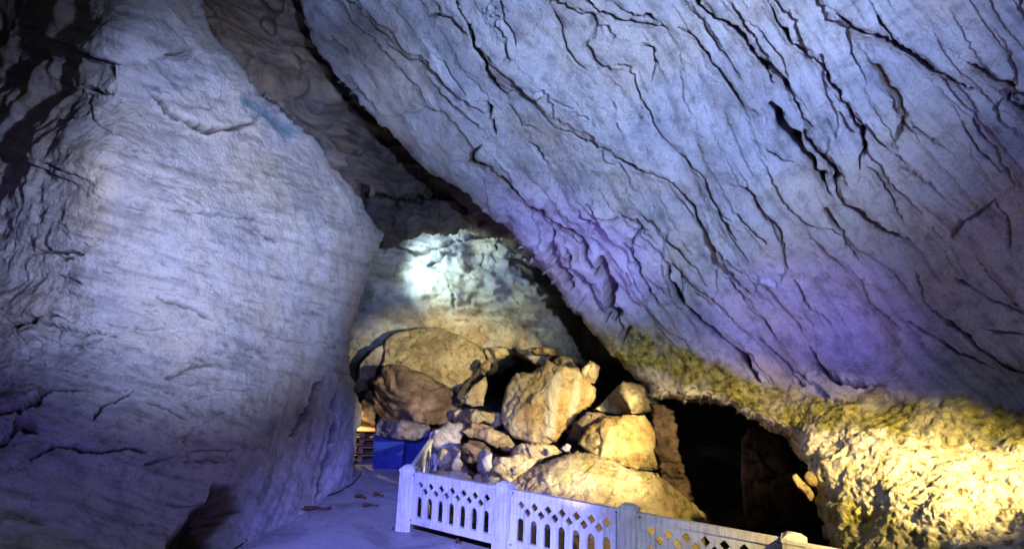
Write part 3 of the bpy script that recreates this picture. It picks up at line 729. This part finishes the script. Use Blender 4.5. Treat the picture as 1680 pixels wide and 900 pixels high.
boulder("boulder", "low tan rubble stone behind the middle of the fence",
  [(690,790),(710,772),(750,770),(775,780),(790,800),(800,860),(720,860)], 6.9, M_tan, .6, seed=53.0, moss=.3)
boulder("rock_slab", "purple-grey flat rock slab resting on the blue bins",
  [(614,714),(616,696),(626,686),(660,688),(698,693),(707,702),(704,716),(680,722),(645,718)], 8.9, ((.12, .10, .11), (.19, .165, .18), (.25, .22, .23)), .7, seed=55.0, group=None, cat="rock", amp=.06)
boulder("boulder", "brown boulder at the lit gap beside the left wall corner",
  [(584,700),(590,660),(600,640),(614,640),(616,680),(612,712),(596,716)], 10.6, M_dark, .9, seed=57.0)
boulder("boulder", "pale pinkish rock rising behind the wall corner up to the broad boulder",
  [(580,640),(590,596),(612,572),(640,556),(650,556),(630,580),(622,606),(612,640),(596,660)], 11.6, M_grey, 1.2, seed=59.0)

# loose stones wedged in the gaps
spots = [
  (770, 744, 8, 7.9, 'brown', 'under the left end of the ridged boulder'),
  (846, 772, 9, 6.8, 'tan', 'at the left tip of the huge low boulder'),
  (930, 734, 9, 7.5, 'grey', 'on top of the huge low boulder near the dark cleft'),
  (806, 790, 12, 6.8, 'ochre', 'just above the rail by the second fence post'),
  (1072, 780, 8, 6.9, 'ochre', 'under the right end of the smooth ochre boulder'),
  (618, 626, 8, 10.5, 'brown', 'on the left shoulder of the fissured dark boulder'),
  (736, 792, 8, 6.8, 'grey', 'just above the rail right of the corner post')]
for k, (x, y, rr_, d_, cn, where) in enumerate(spots):
    r = np.random.RandomState(k + 50); n_ = r.randint(5, 8); an = np.sort(r.uniform(0, 6.28, n_) * .35 + np.arange(n_) * 6.28 / n_ * .9)
    boulder("rubble_stone", "small " + cn + " stone " + where, [(x + rr_ * r.uniform(.8, 1.35) * math.cos(q), y + rr_ * r.uniform(.6, 1.0) * math.sin(q)) for q in an], d_,
            {"tan": M_tan, "ochre": M_ochre, "brown": M_dark, "grey": M_grey}[cn], rr_ / FPX * d_ * 1.6, seed=70. + k, group="loose stones between the boulders", cat="stone", amp=.02, sp=1.8, rough=1.0)
boulder("light_leak_chip", "long rock splinter added for a patch of leaked light on the rim of the shadow hollow",
  [(1298,780),(1305,776),(1315,788),(1328,802),(1344,820),(1342,829),(1328,823),(1314,804),(1302,791)], 5.0, M_tan, .15, seed=63., group=None, cat="rock", amp=.02, sp=1.6, rough=1.5)  # added stone standing in for light leaking into the shadow
boulder("light_leak_chip", "small rock chip added for leaked light above the long splinter on the rim of the shadow hollow",
  [(1321,780),(1330,773),(1340,784),(1338,796),(1326,794)], 5.0, M_tan, .12, seed=65., group=None, cat="rock", amp=.02, sp=1.6, rough=1.2)  # second added stone for the same leak of light

# ------------------------------------------------------------------ fence
def bmo(name, bm, mat, parent=None, smooth=False, bevel=0.0):
    if bevel:
        bmesh.ops.bevel(bm, geom=[e for e in bm.edges if len(e.link_faces) == 2 and e.calc_face_angle(0) > 0.5], offset=bevel, segments=2, affect='EDGES', profile=0.6)
    bmesh.ops.recalc_face_normals(bm, faces=bm.faces)
    me = bpy.data.meshes.new(name); bm.to_mesh(me); bm.free(); me.materials.append(mat)
    if smooth: me.polygons.foreach_set("use_smooth", [True] * len(me.polygons))
    return link(bpy.data.objects.new(name, me), parent)

def box(bm, x0, x1, y0, y1, z0, z1):
    v = [bm.verts.new((x, y, z)) for z in (z0, z1) for x, y in ((x0, y0), (x1, y0), (x1, y1), (x0, y1))]
    for q in ((3, 2, 1, 0), (4, 5, 6, 7), (0, 1, 5, 4), (1, 2, 6, 5), (2, 3, 7, 6), (3, 0, 4, 7)): bm.faces.new([v[i] for i in q])

def plate_with_holes(outer, holes, y0, y1):
    """a flat plate in x-z with holes cut through, of thickness y0..y1"""
    bm = bmesh.new(); loops = []
    for lp in [outer] + holes:
        vs = [bm.verts.new((x, y0, z)) for x, z in lp]; loops.append(vs)
        for a, b in zip(vs, vs[1:] + vs[:1]): bm.edges.new((a, b))
    bmesh.ops.triangle_fill(bm, use_beauty=True, use_dissolve=False, edges=list(bm.edges), normal=(0, -1, 0))
    # drop the faces that fill the holes
    def inp(x, z, lp):
        c = False
        for (ax, az), (bx, bz) in zip(lp, lp[1:] + lp[:1]):
            if (az > z) != (bz > z) and x < (bx - ax) * (z - az) / (bz - az) + ax: c = not c
        return c
    kill = []
    for f in bm.faces:
        c = f.calc_center_median()
        if any(inp(c.x, c.z, h) for h in holes) or not inp(c.x, c.z, outer): kill.append(f)
    bmesh.ops.delete(bm, geom=kill, context='FACES_ONLY')
    ex = bmesh.ops.extrude_face_region(bm, geom=list(bm.faces))
    for v in [g for g in ex["geom"] if isinstance(g, bmesh.types.BMVert)]: v.co.y = y1
    return bm

POST = 0.18
def post_mesh():
    bm = bmesh.new(); h = POST / 2; box(bm, -h, h, -h, h, 0, FH - 0.075)
    return bm
def cap_mesh():
    bm = bmesh.new(); h = POST / 2 + 0.008; z = FH - 0.075
    box(bm, -h, h, -h, h, z, z + 0.03)
    b = [bm.verts.new((x, y, z + 0.03)) for x, y in ((-h + .006, -h + .006), (h - .006, -h + .006), (h - .006, h - .006), (-h + .006, h - .006))]
    c = [bm.verts.new((x, y, z + 0.062)) for x, y in ((-h * .55, -h * .55), (h * .55, -h * .55), (h * .55, h * .55), (-h * .55, h * .55))]
    t = [bm.verts.new((x, y, z + 0.075)) for x, y in ((-h * .15, -h * .15), (h * .15, -h * .15), (h * .15, h * .15), (-h * .15, h * .15))]
    for lo, hi in ((b, c), (c, t)):
        for i in range(4): bm.faces.new([lo[i], lo[(i + 1) % 4], hi[(i + 1) % 4], hi[i]])
    bm.faces.new(t); return bm

fence = link(bpy.data.objects.new("fence", None)); fence.location = (P1[0], P1[1], 0)
tag(fence, "white plastic fence with diamond lattice and arched slots along the path edge", "fence")
PW = SPAN - POST                       # clear width of a panel
NS = 7
ZB, ZT = 0.10, FH - 0.085              # bottom and top of the panel
def make_panel():
    st = 0.05                          # side stiles
    pit = (PW - 2 * st) / NS
    z_arch = ZB + 0.33                 # crown of the arches
    r = pit * 0.24
    outer = [(0, ZT - 0.05), (0, ZB + 0.08)]
    # lower edge of the lattice plate: arches cut into it down to the slats
    zlow = z_arch - 0.075
    lower = []
    for i in range(NS):
        cx = st + (i + 0.5) * pit
        a = [(cx - r, zlow)] + [(cx - r * math.cos(t), z_arch - 0.05 + 0.05 * math.sin(t)) for t in np.linspace(0, math.pi, 9)] + [(cx + r, zlow)]
        lower += a
    outer = [(0, ZT - 0.05), (0, zlow)] + lower + [(PW, zlow), (PW, ZT - 0.05)]
    holes = []
    zr1, zr2 = z_arch + 0.135, z_arch + 0.067; dh, dw = 0.045, pit * 0.28
    for i in range(NS):
        cx = st + (i + 0.5) * pit
        holes.append([(cx - dw, zr1), (cx - dw * .12, zr1 - dh), (cx + dw * .12, zr1 - dh), (cx + dw, zr1), (cx + dw * .12, zr1 + dh), (cx - dw * .12, zr1 + dh)])
        if i < NS - 1:
            c2 = cx + pit / 2
            holes.append([(c2 - dw, zr2), (c2 - dw * .12, zr2 - dh), (c2 + dw * .12, zr2 - dh), (c2 + dw, zr2), (c2 + dw * .12, zr2 + dh), (c2 - dw * .12, zr2 + dh)])
    lat = bmo("panel", plate_with_holes(outer, holes, -0.016, 0.016), M_fence, fence)
    bm = bmesh.new(); box(bm, -0.004, PW + 0.004, -0.033, 0.033, ZT - 0.052, ZT + 0.012); bmo("top_rail", bm, M_fence, lat, bevel=0.008)
    bm = bmesh.new(); box(bm, -0.004, PW + 0.004, -0.030, 0.030, ZB, ZB + 0.085); bmo("bottom_rail", bm, M_fence, lat, bevel=0.008)
    xs = [(0.0, st + pit / 2 - r)] + [(st + (i + .5) * pit + r, st + (i + 1.5) * pit - r) for i in range(NS - 1)] + [(PW - st - pit / 2 + r, PW)]
    for a, b in xs:
        bm = bmesh.new(); box(bm, a, b, -0.014, 0.014, ZB + 0.083, zlow + 0.002); bmo("slat", bm, M_fence, lat, bevel=0.003)
    for sx in (0.03, PW - 0.03):
        for sz in (ZB + 0.042, ZT - 0.02):
            bm = bmesh.new(); bmesh.ops.create_cone(bm, cap_ends=True, segments=10, radius1=.011, radius2=.008, depth=.008, matrix=Matrix.Translation((sx, -.036, sz)) @ Matrix.Rotation(math.pi / 2, 4, 'X'))
            bmo("screw", bm, M_house, lat)
    return lat
panel0 = make_panel()
def copy_tree(o, parent):
    c = o.copy(); COL.objects.link(c); c.parent = parent
    for ch in list(o.children): copy_tree(ch, c)
    return c
post0 = bmo("post", post_mesh(), M_fence, fence, bevel=0.010); bmo("post_cap", cap_mesh(), M_fence, post0, bevel=0.004)
fa = math.atan2(FD[1], FD[0])
tops = []
for i in range(5):
    p = post0 if i == 0 else copy_tree(post0, fence)
    q = FD * SPAN * i; p.location = (q[0], q[1], 0); p.rotation_euler = (random.uniform(-.012, .012), random.uniform(-.012, .012), fa + (random.uniform(-.03, .03) if i else 0.5))
    if i < 4:
        pn = panel0 if i == 0 else copy_tree(panel0, fence)
        q = FD * (SPAN * i + POST / 2); pn.location = (q[0], q[1], 0); pn.rotation_euler = (random.uniform(-.02, .02), random.uniform(-.006, .006), fa + random.uniform(-.004, .004))
rd = P0 - P1; ra = math.atan2(rd[1], rd[0]); rl = np.linalg.norm(rd)
p = copy_tree(post0, fence); p.location = (rd[0], rd[1], 0); p.rotation_euler = (0, 0, ra)
pn = copy_tree(panel0, fence); q = rd / rl * POST / 2; pn.location = (q[0], q[1], 0); pn.rotation_euler = (0, 0, ra); pn.scale = ((rl - POST) / PW, 1, 1)

# ------------------------------------------------------------------ blue bins, pallet, cable, leaves
def bin_at(px0, px1, depth_px, label, tw):
    a = on_z(px0, depth_px); b = on_z(px1, depth_px); w = np.linalg.norm(b - a); mid = (a + b) / 2
    root = link(bpy.data.objects.new("blue_bin", None)); root.location = V(mid); root.rotation_euler = (0, 0, tw)
    tag(root, label, "bin", "blue bins under the rock slab")
    h, d = 0.62, 0.5
    bm = bmesh.new(); x = w / 2 * .97
    lo = [bm.verts.new((sx * x * .94, sy * d / 2 * .9, 0.002)) for sx, sy in ((-1, -1), (1, -1), (1, 1), (-1, 1))]
    hi = [bm.verts.new((sx * x, sy * d / 2, h)) for sx, sy in ((-1, -1), (1, -1), (1, 1), (-1, 1))]
    bm.faces.new(lo[::-1]); bm.faces.new(hi)
    for i in range(4): bm.faces.new([lo[i], lo[(i + 1) % 4], hi[(i + 1) % 4], hi[i]])
    bmo("body", bm, M_bin, root, smooth=False, bevel=0.06)
    bm = bmesh.new(); box(bm, -x - .015, x + .015, -d / 2 - .02, d / 2 + .02, h - .03, h + .02); bmo("rim", bm, M_bin, root, bevel=0.012)
    for sx in (-.5, 0, .5):
        bm = bmesh.new(); box(bm, sx * x - .012, sx * x + .012, -d / 2 * .99 - .004, -d / 2 * .9, .06, h - .06); bmo("rib", bm, M_bin, root, bevel=0.006)
    return root
bin_at(612, 664, 765, "wider blue plastic bin next to the left wall corner", .05)
bin_at(666, 706, 760, "narrower blue plastic bin next to the fence corner", -.04)

pal = link(bpy.data.objects.new("wooden_pallet", None)); pc = on_z(596, 760); pal.location = (pc[0] - .2, pc[1] + .6, 0); pal.rotation_euler = (0, 0, .15)
tag(pal, "wooden pallet stack in the yellow-lit gap beside the left wall", "pallet")
for k in range(4):
    for j in range(3):
        bm = bmesh.new(); box(bm, -.7, .7, -.45 + j * .32, -.2 + j * .32, .12 + k * .16, .145 + k * .16); bmo("plank", bm, M_wood, pal, bevel=.004)
    for sx in (-.6, 0, .6):
        bm = bmesh.new(); box(bm, sx - .05, sx + .05, -.42, .42, .0 + k * .16 + (.004 if k else 0), .118 + k * .16); bmo("bearer", bm, M_wood, pal, bevel=.004)

def tube(name, pts, r, mat, seg=8):
    cu = bpy.data.curves.new(name, 'CURVE'); cu.dimensions = '3D'; cu.bevel_depth = r; cu.bevel_resolution = 2
    sp = cu.splines.new('POLY'); sp.points.add(len(pts) - 1)
    for q, p in zip(sp.points, pts): q.co = (*[float(x) for x in p], 1)
    cu.materials.append(mat)
    tmp = bpy.data.objects.new(name + "_curve", cu); me = bpy.data.meshes.new_from_object(tmp); bpy.data.objects.remove(tmp)
    return link(bpy.data.objects.new(name, me))
cp = chaikin([(300,960),(385,899),(430,870),(480,838),(520,818),(556,806),(580,792),(596,770)], 0)
pts = []
for a, b in zip(cp[:-1], cp[1:]):
    for t in np.linspace(0, 1, 6, endpoint=False):
        q = a + (b - a) * t; w = on_z(q[0], q[1], 0.012); w[0] += 0.012 * math.sin(9 * q[0]); pts.append(w)
tag(tube("cable", pts, 0.011, M_black), "thin black cable along the foot of the left wall", "cable")

def leaf(px, py, L, Wd, rot, label):
    p = on_z(px, py); bm = bmesh.new(); n = 9; rows = []
    for i in range(n):
        t = i / (n - 1); w = Wd * math.sin(math.pi * min(1, t * .92 + .06)) ** .8
        rows.append([bm.verts.new((L * (t - .5), s * w, .012 + .05 * abs(s) * math.sin(3 * t + 1) + .03 * t * t)) for s in (-1, -.5, 0, .5, 1)])
    for a, b in zip(rows, rows[1:]):
        for i in range(4): bm.faces.new([a[i], a[i + 1], b[i + 1], b[i]])
    o = bmo("dry_leaf", bm, M_leaf, smooth=True); md = o.modifiers.new("thick", 'SOLIDIFY'); md.thickness = .003
    o.location = V(p); o.rotation_euler = (0, 0, rot); tag(o, label, "leaf", "dead leaves on the path")
leaf(515, 838, .46, .07, .5, "long curled brown leaf on the path beside the left wall")
leaf(592, 818, .20, .05, -.3, "small brown leaf on the blue-lit path, nearer the wall of two")
leaf(620, 815, .17, .06, .2, "small dark leaf on the blue-lit path, nearer the fence of two")
leaf(607, 832, .22, .02, .3, "dark thin twig-like leaf in the middle of the path")
leaf(752, 892, .07, .03, .0, "tiny dark leaf in front of the first fence panel")

# grit swept along the edges of the path
r = np.random.RandomState(4); bm = bmesh.new(); e0 = on_z(400, 888)[:2]; e1 = on_z(570, 792)[:2]
for k in range(320):
    t = r.uniform(-.2, 1.3)
    if k % 3: q = e0 + (e1 - e0) * t + np.array([abs(r.normal()) * .16 + .03, 0])
    else: q = P1 + (FD if k % 2 else rd / rl) * r.uniform(0, 1.6) + np.array([-abs(r.normal()) * .12 - .09, -.05])
    s_ = .006 + .014 * r.uniform() ** 3
    bmesh.ops.create_icosphere(bm, subdivisions=1, radius=s_, matrix=Matrix.Translation((q[0], q[1], s_ * .3)) @ Matrix.Rotation(r.uniform(0, 6), 4, 'Z') @ Matrix.Diagonal((1.4, .9, .6, 1)))
m = Mat("grit_stone", .9, .2); m.color(m.ramp(m.noise(40, 3), stops(.35, (.08, .06, .05, 1), .65, (.35, .32, .30, 1))))
tag(bmo("grit", bm, m.m), "fine grit and crumbs of stone along the path edges", "grit", kind="stuff")

# ------------------------------------------------------------------ lamps: each floodlight carries its own light
def lens_mat(name, col):
    m = Mat(name, .2, .5); m.color(m.ramp(m.noise(30, 2), stops(.3, G(.6), .7, G(.7))))
    m.b.inputs["Emission Color"].default_value = (*col, 1); m.b.inputs["Emission Strength"].default_value = 2.0; return m.m
def floodlight(loc, target, power, col, size, blend, label, radius=.09, ground=0.0):
    loc, target = V(loc), V(target); d = (target - loc).normalized()
    root = link(bpy.data.objects.new("floodlight", None)); root.location = (loc.x, loc.y, ground)
    tag(root, label, "floodlight", "floodlights of the cave")
    h = loc.z - ground
    q = d.to_track_quat('-Y', 'Z').to_matrix().to_4x4()
    def part(name, bm, mat, par=root, bev=.006):
        o = bmo(name, bm, mat, par, bevel=bev); o.matrix_local = Matrix.Translation((0, 0, h)) @ q if par is root else Matrix(); return o
    bm = bmesh.new(); box(bm, -.13, .13, .015, .09, -.10, .10); hs = part("housing", bm, M_house)
    for k in range(5):
        bm = bmesh.new(); box(bm, -.11 + k * .05, -.10 + k * .05, .088, .13, -.09, .09); bmo("cooling_fin", bm, M_house, hs)
    bm = bmesh.new(); box(bm, -.12, .12, .005, .014, -.09, .09); part("lens", bm, lens_mat("lens", col), bev=0)
    bm = bmesh.new()
    bmesh.ops.create_cone(bm, cap_ends=True, segments=12, radius1=.018, radius2=.018, depth=max(.05, h - .1), matrix=Matrix.Translation((0, 0, max(.05, h - .1) / 2)))
    bmo("stand", bm, M_house, root)
    ld = bpy.data.lights.new("floodlight_beam", 'SPOT'); ld.energy = power; ld.color = col; ld.spot_size = math.radians(size); ld.spot_blend = blend; ld.shadow_soft_size = radius
    lo = bpy.data.objects.new("floodlight_beam", ld); COL.objects.link(lo)
    lo.location = loc + d * .12; lo.rotation_euler = d.to_track_quat('-Z', 'Y').to_euler()

BLUEW = (.40, .53, 1.0); PALE = (.54, .61, 1.0); WARM = (1.0, .76, .33); VIO = (.28, .21, 1.0)
# white-blue light on the slab and on the left wall, from stands beside the viewer
floodlight((1.9, -1.6, 2.2), at(960, 190, 6), 4500, BLUEW, 68, 1.0, "black floodlight on a stand right of the viewer aimed at the slab")
floodlight((2.6, -.2, 2.0), at(405, 360, 6), 5300, PALE, 38, 1.0, "black floodlight on a stand right of the viewer aimed at the left wall")
# warm lights beyond the ledge on the right
floodlight((3.6, 1.5, 2.9), at(1335, 760, 5.0), 3100, (1.0, .73, .26), 46, 1.0, "floodlight at the right end of the ledge washing the ledge", ground=1.2)
floodlight((4.0, 2.4, 2.5), at(850, 675, 9.0), 7600, (1.0, .84, .44), 31, .5, "floodlight at the right end of the ledge aimed at the boulders", ground=1.2)
# cold light in the niche
floodlight(at(598, 440, 11.9), at(745, 442, 12.8), 800, (.66, .93, 1.0), 84, 1.0, "floodlight behind the left wall corner aimed at the back wall", radius=.3, ground=float(at(598, 440, 11.9)[2]) - .4)
# violet accents
floodlight((0.6, 4.6, .1), at(940, 430, 8.0), 1000, VIO, 42, 1.0, "violet floodlight behind the fence aimed up at the slab edge", ground=-.7)
floodlight((1.3, -1.0, 1.1), at(1310, 548, 6.4), 2600, VIO, 21, 1.0, "violet floodlight on a low stand behind the viewer aimed at the slab foot")
floodlight((-1.4, -.6, .4), at(50, 730, 4.0), 300, VIO, 66, 1.0, "violet floodlight left of the viewer aimed at the left wall")
floodlight((1.2, -.6, .4), at(1640, 230, 4.0), 340, (.30, .26, 1.0), 56, .9, "added violet floodlight right of the viewer tinting the roof")  # added lamp, washes the upper right wall with violet
# blue light on the path, added pale lamp for the fence
floodlight((-.5, -.6, 2.9), at(700, 860, 5.0), 4800, (.19, .20, 1.0), 37, .7, "blue floodlight behind the viewer aimed down at the path")
floodlight((.9, -1.2, 2.6), at(980, 860, 4.0), 750, (.62, .67, 1.0), 32, .8, "added pale floodlight behind the viewer brightening the fence")  # added lamp without a seen source, brightens the fence
bl = on_z(670, 846)
floodlight((bl[0], bl[1], .30), at(650, 735, 8.4), 40, (.12, .16, 1.0), 100, .9, "small blue floodlight on the path behind the corner post", ground=0.0)
# warm lamp in the gap behind the corner
floodlight((pc[0] - .42, pc[1] + .3, 1.1), (pc[0] - .1, pc[1] + .7, .2), 110, WARM, 110, .6, "small warm floodlight over the pallets")
